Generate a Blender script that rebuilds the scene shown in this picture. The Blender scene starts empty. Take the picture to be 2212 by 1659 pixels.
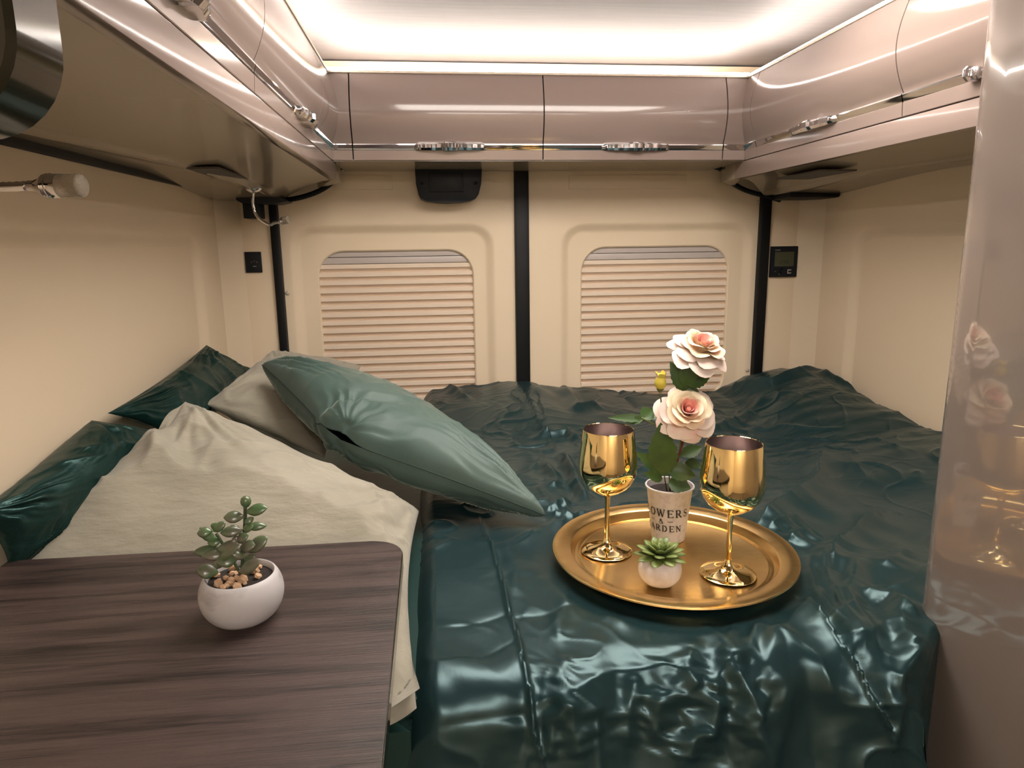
import bpy, bmesh, math, random
import numpy as np
from mathutils import Vector, Matrix
from math import sin, cos, pi, radians
random.seed(7)
C = bpy.context.scene.collection
# ---------------------------------------------------------------- camera, world, lights, exposure
ZC = 1.45
cd = bpy.data.cameras.new('camera'); cam = bpy.data.objects.new('camera', cd); C.objects.link(cam)
cd.sensor_fit = 'HORIZONTAL'; cd.sensor_width = 36.0; cd.lens = 1495.0/2212*36.0
cd.clip_start = .02
_p, _y, _r = radians(11.4), radians(6.33), radians(-.8)
_f = Vector((sin(_y)*cos(_p), cos(_y)*cos(_p), -sin(_p))); _rt = Vector((cos(_y), -sin(_y), 0)); _u = _rt.cross(_f)
_r2 = cos(_r)*_rt+sin(_r)*_u; _u2 = -sin(_r)*_rt+cos(_r)*_u
m = Matrix((_r2, _u2, -_f)).transposed().to_4x4(); m.translation = (0, 0, ZC)
cam.matrix_world = m
bpy.context.scene.camera = cam
w = bpy.data.worlds.new('world'); bpy.context.scene.world = w; w.use_nodes = True
w.node_tree.nodes['Background'].inputs[0].default_value = (.9, .8, .7, 1)
w.node_tree.nodes['Background'].inputs[1].default_value = .05
vs = bpy.context.scene.view_settings
vs.view_transform = 'Standard'; vs.look = 'None'; vs.gamma = 1.0; vs.use_curve_mapping = False
vs.exposure = 0.0
LED = 42.0          # strength of the strip lights on top of the cupboards
FILL = 12.5; LAMP2 = 17.0         # strengths: added fill light over the bed, then the aisle lamp

# ---------------------------------------------------------------- materials
def mat(name, col, rough=.5, metal=0., noise=None, bump=None, **kw):
    M = bpy.data.materials.new(name); M.use_nodes = True
    nt = M.node_tree; b = nt.nodes['Principled BSDF']
    b.inputs['Base Color'].default_value = (*col, 1); b.inputs['Roughness'].default_value = rough
    b.inputs['Metallic'].default_value = metal
    for k, v in kw.items():
        b.inputs[k.replace('_', ' ')].default_value = v
    tc = nt.nodes.new('ShaderNodeTexCoord')
    def tex(scale, stretch=(1, 1, 1), detail=5, rot=(0, 0, 0)):
        mp = nt.nodes.new('ShaderNodeMapping'); mp.inputs['Scale'].default_value = stretch; mp.inputs['Rotation'].default_value = rot
        nt.links.new(tc.outputs['Object'], mp.inputs[0])
        n = nt.nodes.new('ShaderNodeTexNoise'); n.inputs['Scale'].default_value = scale; n.inputs['Detail'].default_value = detail
        nt.links.new(mp.outputs[0], n.inputs['Vector']); return n
    if noise:   # (scale, other colour, low, high, stretch)
        n = tex(noise[0], noise[4] if len(noise) > 4 else (1, 1, 1))
        r = nt.nodes.new('ShaderNodeValToRGB'); r.color_ramp.elements[0].position = noise[2]; r.color_ramp.elements[1].position = noise[3]
        r.color_ramp.elements[0].color = (*noise[1], 1); r.color_ramp.elements[1].color = (*col, 1)
        nt.links.new(n.outputs[0], r.inputs[0]); nt.links.new(r.outputs[0], b.inputs['Base Color'])
    if bump:    # list of (scale, strength, distance, stretch)
        prev = None
        for bp_ in bump:
            n = tex(bp_[0], bp_[3] if len(bp_) > 3 else (1, 1, 1))
            q = nt.nodes.new('ShaderNodeBump'); q.inputs['Strength'].default_value = bp_[1]; q.inputs['Distance'].default_value = bp_[2]
            nt.links.new(n.outputs[0], q.inputs['Height'])
            if prev: nt.links.new(prev.outputs[0], q.inputs['Normal'])
            prev = q
        nt.links.new(prev.outputs[0], b.inputs['Normal'])
    return M
def emis(name, col, s):
    M = mat(name, col, .5); b = M.node_tree.nodes['Principled BSDF']
    b.inputs['Emission Color'].default_value = (*col, 1); b.inputs['Emission Strength'].default_value = s
    return M
m_gloss = mat('gloss_cream_lacquer', (.235, .18, .157), .13, Coat_Weight=.25, Coat_Roughness=.05)
m_cap = mat('cream_edge', (.62, .53, .42), .4)
m_under = mat('cream_underside', (.26, .215, .155), .22, Coat_Weight=.3, Coat_Roughness=.1)
m_wall = mat('moulded_wall_beige', (.76, .625, .455), .5, bump=[(2.2, .05, .02)])
m_door = mat('door_panel_beige', (.76, .625, .455), .48)
m_ceil = mat('ceiling_lining', (.30, .275, .275), .6, Specular_IOR_Level=.25, noise=(6, (.275, .25, .252), .35, .65, (1, 14, 1)))
m_black = mat('black_rubber', (.003, .004, .005), .5, Specular_IOR_Level=.25)
m_blackp = mat('black_plastic', (.003, .006, .011), .45, Specular_IOR_Level=.3)
m_chrome = mat('chrome', (.62, .61, .62), .06, 1.0)
m_floor = mat('floor_vinyl', (.12, .09, .07), .5, noise=(5, (.08, .06, .05), .3, .7, (1, 8, 1)))
m_blind = mat('blind_fabric', (.78, .64, .51), .7)
m_rail = mat('blind_rail', (.52, .46, .43), .3)
m_grey = mat('grey_felt', (.10, .085, .07), .9)
m_led = emis('led_light', (1., .93, .86), LED)
m_fill = emis('fill_light', (1., .92, .84), FILL); m_lamp2 = emis('lamp_light_front', (1., .92, .84), LAMP2)  # first is the added fill over the bed, second the aisle lamp
m_satin = mat('green_satin', (.018, .046, .052), .31, .48, noise=(2.0, (.014, .042, .044), .3, .7), bump=[(420, .05, .001, (1, .3, 1)), (7, .15, .012, (1.6, .8, 1)), (24, .06, .004, (.6, 1.6, 1))], Anisotropic=.4, Specular_IOR_Level=.5)
m_satin2 = mat('dark_green_cotton_satin', (.014, .050, .046), .38, .55, noise=(3, (.007, .036, .030), .3, .7), bump=[(9, .35, .02, (1, 1, 2.5)), (40, .15, .004)])
m_sheet = mat('green_sheet', (.010, .038, .034), .42, .3, bump=[(9, .25, .01)])
m_linen = mat('sage_linen', (.31, .285, .225), .9, noise=(9, (.26, .238, .185), .35, .65), bump=[(300, .25, .0012, (1, 4, 1)), (300, .25, .0012, (4, 1, 1)), (14, .65, .012, (.7, 2.2, 1)), (45, .35, .004, (.6, 2., 1))], Sheen_Weight=.15)
m_velvet = mat('green_velvet', (.066, .105, .090), .6, noise=(7, (.044, .080, .070), .35, .7), bump=[(12, .25, .008), (500, .15, .0006)], Sheen_Weight=1.0, Sheen_Roughness=.28, Sheen_Tint=(.55, .62, .56, 1))
m_seam = mat('dark_green_thread', (.008, .025, .020), .7)
m_gold = mat('polished_gold', (.93, .72, .36), .045, 1.0)
m_tray = mat('worn_brass', (.84, .60, .27), .24, 1.0, noise=(9, (.60, .39, .15), .30, .62), bump=[(60, .12, .002), (5, .15, .006)])
m_steel = mat('brushed_steel_inside', (.55, .47, .45), .28, 1.0, bump=[(60, .1, .001, (1, 1, 12))])
m_soil = mat('soil', (.018, .012, .009), .95, bump=[(90, .8, .004)])
m_zinc = mat('whitewashed_metal', (.60, .56, .56), .6, noise=(110, (.47, .42, .41), .25, .5), bump=[(160, .3, .001)])
m_rim = mat('white_rim', (.70, .67, .66), .4)
m_ink = mat('black_print', (.02, .018, .018), .6)
m_conc = mat('white_concrete', (.66, .60, .59), .6, noise=(30, (.45, .38, .36), .26, .50), bump=[(60, .15, .002)])
m_conc2 = mat('white_marbled', (.46, .44, .445), .5, noise=(22, (.30, .28, .28), .30, .48, (1, 1, 2)), bump=[(60, .12, .002)])
m_jade = mat('jade_leaf', (.075, .135, .055), .3, noise=(40, (.13, .11, .085), .30, .62), Coat_Weight=.3)
m_jstem = mat('jade_stem', (.035, .06, .025), .5)
m_succ = mat('succulent_leaf', (.17, .22, .055), .4, noise=(45, (.09, .13, .04), .3, .6))
m_leaf = mat('rose_leaf', (.055, .115, .022), .42, noise=(40, (.033, .075, .018), .3, .7), bump=[(120, .2, .001)])
m_stem = mat('rose_stem', (.11, .13, .03), .5)
m_redstem = mat('red_stem', (.16, .02, .015), .5)
m_pet_o = mat('petal_outer', (.80, .66, .58), .55, noise=(28, (.80, .50, .44), .30, .52), Subsurface_Weight=.1)
m_pet_m = mat('petal_middle', (.84, .70, .50), .55, noise=(26, (.82, .52, .34), .32, .55), Subsurface_Weight=.1)
m_pet_i = mat('petal_inner', (.82, .46, .38), .55, noise=(60, (.78, .30, .25), .3, .6))
m_bud = mat('bud_yellow', (.70, .58, .09), .5, noise=(30, (.62, .50, .05), .35, .6))
m_pebble = mat('tan_pebble', (.56, .36, .22), .7, noise=(40, (.42, .25, .14), .3, .6))
m_lens = mat('clear_lens', (.55, .48, .38), .22, 0., bump=[(300, .8, .002)], Transmission_Weight=.5, IOR=1.3)
m_lcd = mat('lcd_screen', (.055, .062, .035), .3)
m_lcdt = mat('lcd_digits', (.022, .026, .015), .5)
m_print = mat('grey_print', (.30, .30, .29), .5)
m_screen = mat('pale_glossy_face', (.42, .37, .33), .08, Coat_Weight=1.)
m_dark = mat('dark_olive_housing', (.018, .016, .008), .12)
# dark oak for the table
m_wood = bpy.data.materials.new('dark_oak'); m_wood.use_nodes = True
nt = m_wood.node_tree; b = nt.nodes['Principled BSDF']; b.inputs['Roughness'].default_value = .38
tc = nt.nodes.new('ShaderNodeTexCoord')
def _wn(scale, st, detail, dist):
    mp = nt.nodes.new('ShaderNodeMapping'); mp.inputs['Scale'].default_value = st; mp.inputs['Rotation'].default_value = (0, 0, radians(-3))
    n = nt.nodes.new('ShaderNodeTexNoise'); n.inputs['Scale'].default_value = scale; n.inputs['Detail'].default_value = detail; n.inputs['Distortion'].default_value = dist
    nt.links.new(tc.outputs['Object'], mp.inputs[0]); nt.links.new(mp.outputs[0], n.inputs['Vector']); return n
n1 = _wn(4, (.8, 10, 1), 4, .6); n2 = _wn(26, (.6, 34, 1), 6, .2)
mx = nt.nodes.new('ShaderNodeMath'); mx.operation = 'ADD'; mu = nt.nodes.new('ShaderNodeMath'); mu.operation = 'MULTIPLY'; mu.inputs[1].default_value = .75
nt.links.new(n2.outputs[0], mu.inputs[0]); nt.links.new(n1.outputs[0], mx.inputs[0]); nt.links.new(mu.outputs[0], mx.inputs[1])
cr = nt.nodes.new('ShaderNodeValToRGB'); cr.color_ramp.elements[0].position = .62; cr.color_ramp.elements[1].position = 1.08
cr.color_ramp.elements[0].color = (.008, .005, .005, 1); cr.color_ramp.elements[1].color = (.066, .043, .038, 1)
nt.links.new(mx.outputs[0], cr.inputs[0]); nt.links.new(cr.outputs[0], b.inputs['Base Color'])
bu = nt.nodes.new('ShaderNodeBump'); bu.inputs['Strength'].default_value = .55; bu.inputs['Distance'].default_value = .0018
nt.links.new(mx.outputs[0], bu.inputs['Height']); nt.links.new(bu.outputs[0], b.inputs['Normal'])

# ---------------------------------------------------------------- helpers
def new(name, verts, faces, m, parent=None, smooth=False, kind=None):
    me = bpy.data.meshes.new(name); me.from_pydata([tuple(v) for v in verts], [], faces); me.update()
    me.materials.append(m)
    if smooth: me.polygons.foreach_set('use_smooth', [True]*len(me.polygons))
    o = bpy.data.objects.new(name, me); C.objects.link(o)
    if parent: o.parent = parent
    if kind: o['kind'] = kind
    return o
def from_bm(name, bm, m, parent=None, smooth=False, bevel=0, kind=None):
    if bevel:
        bmesh.ops.bevel(bm, geom=bm.edges[:], offset=bevel, segments=2, affect='EDGES', profile=.6)
    bmesh.ops.recalc_face_normals(bm, faces=bm.faces[:])
    me = bpy.data.meshes.new(name); bm.to_mesh(me); bm.free(); me.materials.append(m)
    if smooth:
        me.polygons.foreach_set('use_smooth', [True]*len(me.polygons))
        me.set_sharp_from_angle(angle=radians(38))
    o = bpy.data.objects.new(name, me); C.objects.link(o)
    if parent: o.parent = parent
    if kind: o['kind'] = kind
    return o
def bmbox(bm, x0, x1, y0, y1, z0, z1):
    r = bmesh.ops.create_cube(bm, size=1)
    for v in r['verts']:
        v.co = Vector((x0+(v.co.x+.5)*(x1-x0), y0+(v.co.y+.5)*(y1-y0), z0+(v.co.z+.5)*(z1-z0)))
def box(name, x0, x1, y0, y1, z0, z1, m, parent=None, bevel=0, kind=None):
    bm = bmesh.new(); bmbox(bm, x0, x1, y0, y1, z0, z1)
    return from_bm(name, bm, m, parent, bool(bevel), bevel, kind)
def thing(name, label, cat, group=None, loc=(0, 0, 0)):
    o = bpy.data.objects.new(name, None); o.empty_display_size = .02; C.objects.link(o); tag(o, label, cat, group)
    return o
def tag(o, label, cat, group=None):
    o['label'] = label; o['category'] = cat
    if group: o['group'] = group
    return o
def struct(o): o['kind'] = 'structure'; return o
def lathe(name, prof, c, m, parent=None, n=48, z0=0., smooth=True):
    v = []; f = []; k = len(prof)
    for i in range(n):
        a = 2*pi*i/n
        for r, z in prof: v.append((c[0]+r*cos(a), c[1]+r*sin(a), c[2]+z))
    for i in range(n):
        j = (i+1) % n
        for q in range(k-1): f.append((i*k+q, j*k+q, j*k+q+1, i*k+q+1))
    o = new(name, v, f, m, parent)
    bm = bmesh.new(); bm.from_mesh(o.data); bmesh.ops.remove_doubles(bm, verts=bm.verts[:], dist=1e-6)
    bmesh.ops.dissolve_degenerate(bm, dist=1e-7, edges=bm.edges[:]); bmesh.ops.recalc_face_normals(bm, faces=bm.faces[:])
    bm.to_mesh(o.data); bm.free()
    if smooth:
        o.data.polygons.foreach_set('use_smooth', [True]*len(o.data.polygons)); o.data.set_sharp_from_angle(angle=radians(50))
    return o
def catmull(pts, k=8):
    P = [Vector(p) for p in pts]; P = [2*P[0]-P[1]]+P+[2*P[-1]-P[-2]]; out = []
    for i in range(1, len(P)-2):
        for j in range(k):
            t = j/k; a, b_, c, d = P[i-1:i+3]
            out.append(.5*((2*b_)+(c-a)*t+(2*a-5*b_+4*c-d)*t*t+(3*b_-a-3*c+d)*t**3))
    out.append(P[-2]); return out
def tube(name, pts, r, m, parent=None, n=10, smooth_path=True, rib=0, kind=None):
    P = catmull(pts) if smooth_path else [Vector(p) for p in pts]
    R = r if callable(r) else (lambda t: r)
    v = []; f = []; up = Vector((0, 0, 1))
    L = len(P)
    for i, p in enumerate(P):
        d = (P[min(i+1, L-1)]-P[max(i-1, 0)]).normalized()
        s = d.cross(up)
        if s.length < .2: s = d.cross(Vector((0, 1, 0)))
        s.normalize(); u = s.cross(d)
        rr = R(i/(L-1))*(1+(rib if i % 2 else 0))
        for k in range(n):
            a = 2*pi*k/n; v.append(p+rr*(cos(a)*s+sin(a)*u))
    for i in range(L-1):
        for k in range(n): f.append((i*n+k, i*n+(k+1) % n, (i+1)*n+(k+1) % n, (i+1)*n+k))
    f.append(tuple(range(n))[::-1]); f.append(tuple((L-1)*n+k for k in range(n)))
    return new(name, v, f, m, parent, True, kind)
def rr(x0, x1, z0, z1, r, n=10):
    out = []
    for cx, cz, a0 in ((x1-r, z1-r, 0), (x0+r, z1-r, 90), (x0+r, z0+r, 180), (x1-r, z0+r, 270)):
        for i in range(n+1):
            a = radians(a0+90*i/n); out.append((cx+r*cos(a), cz+r*sin(a)))
    return out
def loops_mesh(name, loops, m, parent=None, fill_last=False, kind=None):
    """loops: equal-length rings of 3-D points, joined in turn"""
    n = len(loops[0]); v = [p for l in loops for p in l]; f = []
    for i in range(len(loops)-1):
        for k in range(n): f.append((i*n+k, i*n+(k+1) % n, (i+1)*n+(k+1) % n, (i+1)*n+k))
    if fill_last: f.append(tuple((len(loops)-1)*n+k for k in range(n)))
    o = new(name, v, f, m, parent, True, kind)
    o.data.set_sharp_from_angle(angle=radians(40)); return o
def sm(t): t = np.clip(t, 0, 1); return t*t*(3-2*t)
# vectorised gradient noise
_rs = np.random.RandomState(3); _pm = _rs.permutation(256); _pm = np.concatenate([_pm, _pm, _pm]); _gr = _rs.normal(size=(256, 3)); _gr /= np.linalg.norm(_gr, axis=1)[:, None]
def pn(x, y, z=0.):
    x = np.asarray(x, float); y = np.asarray(y, float); z = np.zeros_like(x)+z
    xi = np.floor(x).astype(int); yi = np.floor(y).astype(int); zi = np.floor(z).astype(int)
    xf, yf, zf = x-xi, y-yi, z-zi; u, v_, w_ = [t*t*t*(t*(t*6-15)+10) for t in (xf, yf, zf)]
    r = 0
    for a in (0, 1):
        for b_ in (0, 1):
            for c in (0, 1):
                g = _gr[_pm[_pm[_pm[(xi+a) & 255]+((yi+b_) & 255)]+((zi+c) & 255)]]
                d = g[..., 0]*(xf-a)+g[..., 1]*(yf-b_)+g[..., 2]*(zf-c)
                r = r+d*(u if a else 1-u)*(v_ if b_ else 1-v_)*(w_ if c else 1-w_)
    return r*1.5
def grid_mesh(name, X, Y, Z, m, parent=None, extra=None):
    ny, nx = X.shape
    co = np.stack([X, Y, Z], -1).reshape(-1, 3).astype(np.float32)
    idx = np.arange(nx*ny).reshape(ny, nx)
    q = np.stack([idx[:-1, :-1], idx[:-1, 1:], idx[1:, 1:], idx[1:, :-1]], -1).reshape(-1, 4)
    me = bpy.data.meshes.new(name); me.vertices.add(len(co)); me.vertices.foreach_set('co', co.ravel())
    me.loops.add(q.size); me.loops.foreach_set('vertex_index', q.ravel().astype(np.int32))
    me.polygons.add(len(q)); me.polygons.foreach_set('loop_start', np.arange(0, q.size, 4, dtype=np.int32))
    me.polygons.foreach_set('use_smooth', np.ones(len(q), bool)); me.update(calc_edges=True); me.validate()
    me.materials.append(m); o = bpy.data.objects.new(name, me); C.objects.link(o)
    if parent: o.parent = parent
    return o

# ---------------------------------------------------------------- measured data (metres)
FOLDS = [[[[0.077,0.472],[0.083,0.354],[0.093,0.196],[0.093,0.1],[0.096,0.018],[0.098,-0.048],[0.102,-0.084],[0.107,-0.138]],0.012,0.007,"s"],[[[-0.007,0.078],[0.09,0.098],[0.143,0.1],[0.191,0.106]],0.006,-0.0025,"c"],[[[-0.009,0.002],[0.045,0.01],[0.089,0.036]],0.006,-0.002,"c"],[[[-0.011,-0.08],[0.05,-0.076],[0.094,-0.074]],0.006,-0.002,"c"],[[[0.35,0.074],[0.358,0.04],[0.354,-0.022]],0.01,0.006,"r"],[[[0.346,-0.014],[0.355,-0.028],[0.39,0.036],[0.448,0.074],[0.484,0.102]],0.01,0.007,"r"],[[[0.355,-0.034],[0.385,-0.018],[0.432,0.042],[0.498,0.136]],0.01,0.006,"r"],[[[0.351,-0.032],[0.326,-0.066]],0.012,0.007,"r"],[[[0.357,-0.04],[0.368,-0.074],[0.379,-0.104]],0.011,0.008,"r"],[[[0.332,-0.072],[0.325,-0.096],[0.317,-0.124]],0.014,0.008,"r"],[[[0.313,-0.01],[0.302,-0.04],[0.31,-0.064]],0.01,0.006,"r"],[[[0.374,-0.03],[0.399,-0.044],[0.44,0.004],[0.451,-0.024],[0.477,-0.072],[0.511,-0.086]],0.016,0.005,"r"],[[[0.098,-0.062],[0.145,-0.052],[0.209,-0.034],[0.312,-0.032]],0.01,0.0035,"r"],[[[0.126,-0.04],[0.151,-0.008]],0.014,0.004,"r"],[[[0.113,-0.132],[0.122,-0.086],[0.145,-0.054]],0.014,0.006,"r"],[[[0.153,-0.132],[0.149,-0.094],[0.148,-0.058]],0.016,0.006,"r"],[[[0.213,-0.126],[0.224,-0.074],[0.236,-0.04]],0.012,0.006,"r"],[[[0.288,-0.148],[0.297,-0.122],[0.319,-0.106]],0.016,0.009,"r"],[[[0.347,-0.09],[0.379,-0.124],[0.402,-0.164]],0.012,0.008,"r"],[[[0.245,-0.118],[0.255,-0.098],[0.261,-0.066]],0.014,0.005,"r"],[[[0.609,0.23],[0.556,0.118],[0.537,0.0],[0.522,-0.048]],0.01,0.008,"r"],[[[0.633,0.236],[0.585,0.126],[0.55,-0.002],[0.532,-0.048]],0.01,0.008,"r"],[[[0.522,0.106],[0.509,-0.03],[0.531,-0.098],[0.546,-0.132]],0.012,0.009,"s"],[[[0.68,0.194],[0.597,0.096],[0.569,0.01],[0.545,-0.058]],0.012,0.01,"r"],[[[0.627,0.1],[0.655,0.076],[0.648,0.012]],0.012,0.008,"r"],[[[0.624,-0.032],[0.57,-0.068],[0.559,-0.104],[0.547,-0.16]],0.014,0.01,"r"],[[[0.656,0.062],[0.606,-0.014],[0.612,-0.036]],0.012,0.008,"r"],[[[0.571,-0.034],[0.547,-0.078],[0.547,-0.122]],0.012,0.007,"r"],[[[0.961,0.784],[0.795,0.55],[0.675,0.444],[0.574,0.354]],0.03,0.013,"s2"],[[[0.859,0.4],[0.765,0.33],[0.706,0.282],[0.652,0.234],[0.611,0.162]],0.02,0.01,"s2"],[[[0.671,0.322],[0.598,0.28]],0.016,0.008,"s2"],[[[0.677,0.382],[0.592,0.336]],0.014,0.006,"s2"],[[[0.788,0.224],[0.698,0.172]],0.014,0.006,"s2"],[[[0.949,1.382],[1.036,1.23],[1.211,1.266],[1.227,1.136],[1.264,1.1]],0.02,0.008,"r"],[[[0.758,0.996],[0.928,1.128],[0.995,1.176]],0.02,0.005,"r"],[[[0.261,1.498],[0.314,1.444]],0.012,0.004,"r"],[[[0.25,1.366],[0.264,1.13],[0.287,0.908]],0.01,0.006,"s"],[[[0.175,0.882],[0.222,0.87],[0.283,0.884]],0.006,-0.004,"c"],[[[0.304,1.376],[0.356,1.402],[0.394,1.394],[0.418,1.324]],0.008,-0.004,"c"],[[[0.301,1.294],[0.292,1.074]],0.008,-0.003,"c"],[[[0.41,1.406],[0.413,1.158],[0.479,1.204]],0.02,0.008,"r"],[[[0.256,0.94],[0.348,0.97],[0.356,0.89]],0.014,0.006,"r"],[[[0.305,0.81],[0.294,0.642],[0.292,0.502]],0.014,0.008,"r"],[[[0.243,0.748],[0.253,0.648],[0.241,0.59]],0.014,0.005,"r"],[[[0.204,0.47],[0.258,0.512]],0.01,0.005,"r"],[[[0.201,0.454],[0.249,0.424]],0.008,0.003,"r"],[[[0.602,1.496],[0.595,1.308],[0.603,1.184]],0.01,-0.004,"c"],[[[0.037,1.404],[0.089,1.24]],0.012,0.006,"r"],[[[0.244,1.498],[0.221,1.498]],0.015,0.005,"r"],[[[0.22,0.314],[0.188,0.214],[0.188,0.14],[0.157,0.074],[0.151,0.028]],0.013,0.005,"r"],[[[0.103,0.152],[0.119,0.224],[0.111,0.33]],0.014,0.004,"r"],[[[0.219,0.082],[0.241,0.062],[0.282,0.088],[0.303,0.052]],0.012,0.004,"r"],[[[0.329,0.068],[0.342,0.048]],0.012,0.004,"r"]]
JADE = [[[-0.213,0.763,1.153],[-0.187,0.76,1.158],0.008],[[-0.214,0.762,1.148],[-0.236,0.757,1.15],0.008],[[-0.211,0.76,1.147],[-0.205,0.753,1.143],0.0064],[[-0.216,0.765,1.134],[-0.191,0.765,1.134],0.0059],[[-0.217,0.763,1.131],[-0.242,0.759,1.131],0.0075],[[-0.216,0.759,1.134],[-0.202,0.751,1.14],0.0064],[[-0.223,0.767,1.125],[-0.232,0.769,1.136],0.0054],[[-0.216,0.765,1.103],[-0.191,0.765,1.12],0.0096],[[-0.222,0.759,1.112],[-0.202,0.751,1.117],0.008],[[-0.227,0.762,1.119],[-0.21,0.757,1.127],0.007],[[-0.222,0.761,1.117],[-0.229,0.755,1.124],0.0064],[[-0.238,0.763,1.106],[-0.274,0.759,1.11],0.008],[[-0.235,0.76,1.105],[-0.263,0.753,1.106],0.0075],[[-0.248,0.759,1.111],[-0.219,0.751,1.119],0.008],[[-0.249,0.758,1.099],[-0.219,0.747,1.119],0.0086],[[-0.243,0.765,1.119],[-0.259,0.765,1.117],0.007],[[-0.251,0.763,1.132],[-0.268,0.761,1.131],0.007],[[-0.251,0.766,1.131],[-0.247,0.768,1.14],0.0064],[[-0.251,0.763,1.132],[-0.235,0.761,1.142],0.0064],[[-0.251,0.767,1.116],[-0.267,0.769,1.135],0.0064],[[-0.248,0.76,1.082],[-0.27,0.753,1.09],0.0096],[[-0.223,0.759,1.101],[-0.247,0.749,1.1],0.0107],[[-0.215,0.757,1.101],[-0.227,0.745,1.111],0.0064],[[-0.226,0.758,1.082],[-0.196,0.747,1.099],0.0091],[[-0.22,0.763,1.087],[-0.205,0.759,1.102],0.0075],[[-0.242,0.769,1.088],[-0.259,0.775,1.086],0.0064]]
JSTEM = [[[-0.224,0.765,1.078],[-0.219,0.765,1.112],[-0.215,0.765,1.14],[-0.213,0.765,1.159]],[[-0.226,0.765,1.078],[-0.239,0.765,1.108],[-0.248,0.765,1.128]],[-0.212,0.765,1.164]]
RLEAF = [[[0.374,1.074,1.065],[0.361,1.06,1.16],0.0412],[[0.372,1.076,1.073],[0.324,1.065,1.111],0.0206],[[0.371,1.074,1.06],[0.336,1.06,1.077],0.0162],[[0.378,1.072,1.079],[0.422,1.055,1.068],0.0265],[[0.381,1.071,1.056],[0.412,1.05,1.05],0.025],[[0.348,1.086,1.162],[0.283,1.1,1.164],0.0125],[[0.336,1.086,1.164],[0.361,1.1,1.174],0.0221],[[0.339,1.084,1.163],[0.312,1.095,1.155],0.0118],[[0.361,1.089,1.153],[0.366,1.11,1.167],0.0132],[[0.409,1.08,1.208],[0.381,1.08,1.258],0.0221],[[0.41,1.078,1.213],[0.409,1.074,1.267],0.025],[[0.408,1.077,1.221],[0.446,1.07,1.235],0.0235],[[0.407,1.079,1.209],[0.432,1.076,1.204],0.0177],[[0.388,1.08,1.134],[0.408,1.08,1.161],0.0191],[[0.406,1.086,1.095],[0.45,1.1,1.105],0.0191],[[0.414,1.086,1.082],[0.45,1.1,1.072],0.0162]]
RSTEM = [[[0.391,1.08,1.036],[0.398,1.08,1.085],[0.41,1.08,1.133],[0.418,1.08,1.18]],[[0.381,1.08,1.041],[0.377,1.08,1.061],[0.374,1.08,1.086]],[[0.393,1.08,1.061],[0.379,1.08,1.118],[0.371,1.08,1.167],[0.365,1.08,1.206]],[[0.4,1.08,1.093],[0.409,1.08,1.165],[0.409,1.08,1.204],[0.426,1.08,1.25]],[[0.378,1.08,1.142],[0.354,1.08,1.155],[0.334,1.08,1.166]]]
ROSEC = [[0.407,1.06,1.182],[0.434,1.08,1.282],[0.365,1.08,1.223],[0.399,1.1,1.265]]
GLASS = [[0.275,1.066,0.938],[0.441,0.958,0.938],[0.327,0.945,0.938],[0.394,1.101,0.938]]
LAMPA = [[-0.527,0.9,1.536],[-0.513,0.9,1.527],[-0.498,0.9,1.524],[-0.468,0.9,1.525],[-0.403,0.89,1.524]]
LAMPB = [[-0.456,1.93,1.596],[-0.46,1.93,1.564],[-0.452,1.93,1.531],[-0.425,1.93,1.51],[-0.411,1.93,1.514],[-0.399,1.93,1.516],[-0.371,1.92,1.522]]
PIL = {"D":[[-0.648,1.045,1.004],[-0.481,1.36,1.162],[-0.042,1.254,0.955],[-0.034,0.717,0.94]],"E":[[-0.404,1.65,1.182],[-0.196,1.29,1.095],[0.188,1.176,0.965],[-0.084,1.66,1.065]],"C":[[-0.533,1.62,1.101],[-0.447,1.95,1.172],[-0.214,2.0,1.114],[-0.252,1.5,0.994]],"A":[[-0.605,1.317,1.155],[-0.6,1.891,1.201],[-0.518,2.02,1.111],[-0.532,1.5,1.029]],"B":[[-0.605,0.939,1.113],[-0.605,1.257,1.157],[-0.52,1.45,1.078],[-0.613,0.985,0.998]]}


# ---------------------------------------------------------------- the shell of the van
XL, XR = -.62, 1.25
struct(box('floor', XL-.1, XR+.1, -1.7, 2.4, -.05, 0, m_floor))
struct(box('ceiling', XL-.1, XR+.1, -1.7, 2.4, 1.985, 2.03, m_ceil))
struct(box('wall_front', XL-.1, XR+.1, -1.75, -1.7, 0, 2.0, m_wall))
def side_wall(name, x, s):
    # moulded liner: a shallow pocket with soft edges, then flat out to the frame
    def L(i, d): return [(x+s*d, y, z) for y, z in i]
    loops = [L(rr(.34, 1.955, .66, 1.455, .05), .018)]
    for k in range(1, 7):
        t = k/6; loops.append(L(rr(.34-.035*t, 1.955+.035*t, .66-.035*t, 1.455+.035*t, .05+.03*t), .018*(1-float(sm(t)))))
    loops.append(L(rr(-1.7, 2.14, .0, 1.985, .001), 0))
    loops.append([(x-s*.06*max(0, (p[1]-2.13)/.01 > 0), p[1]+(.07 if p[1] > 2.13 else 0), p[2]) for p in loops[-1]])
    o = loops_mesh(name, loops, m_wall, kind='structure')
    me = o.data; bm = bmesh.new(); bm.from_mesh(me); bm.verts.ensure_lookup_table()
    bm.faces.new([bm.verts[i] for i in range(len(loops[0]))]); bmesh.ops.recalc_face_normals(bm, faces=bm.faces[:]); bm.to_mesh(me); bm.free()
    return o
side_wall('wall_left', XL, -1); side_wall('wall_right', XR, 1)
wb = struct(box('wall_back', XL-.1, XR+.1, 2.30, 2.36, 0, 2.0, m_wall))
box('door_post', XL-.08, -.472, 2.205, 2.30, 0, 1.69, m_wall, wb, .004)
box('door_post', 1.085, XR+.08, 2.205, 2.30, 0, 1.69, m_wall, wb, .004)
box('door_header', XL-.08, XR+.08, 2.20, 2.30, 1.688, 1.98, m_wall, wb)
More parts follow.
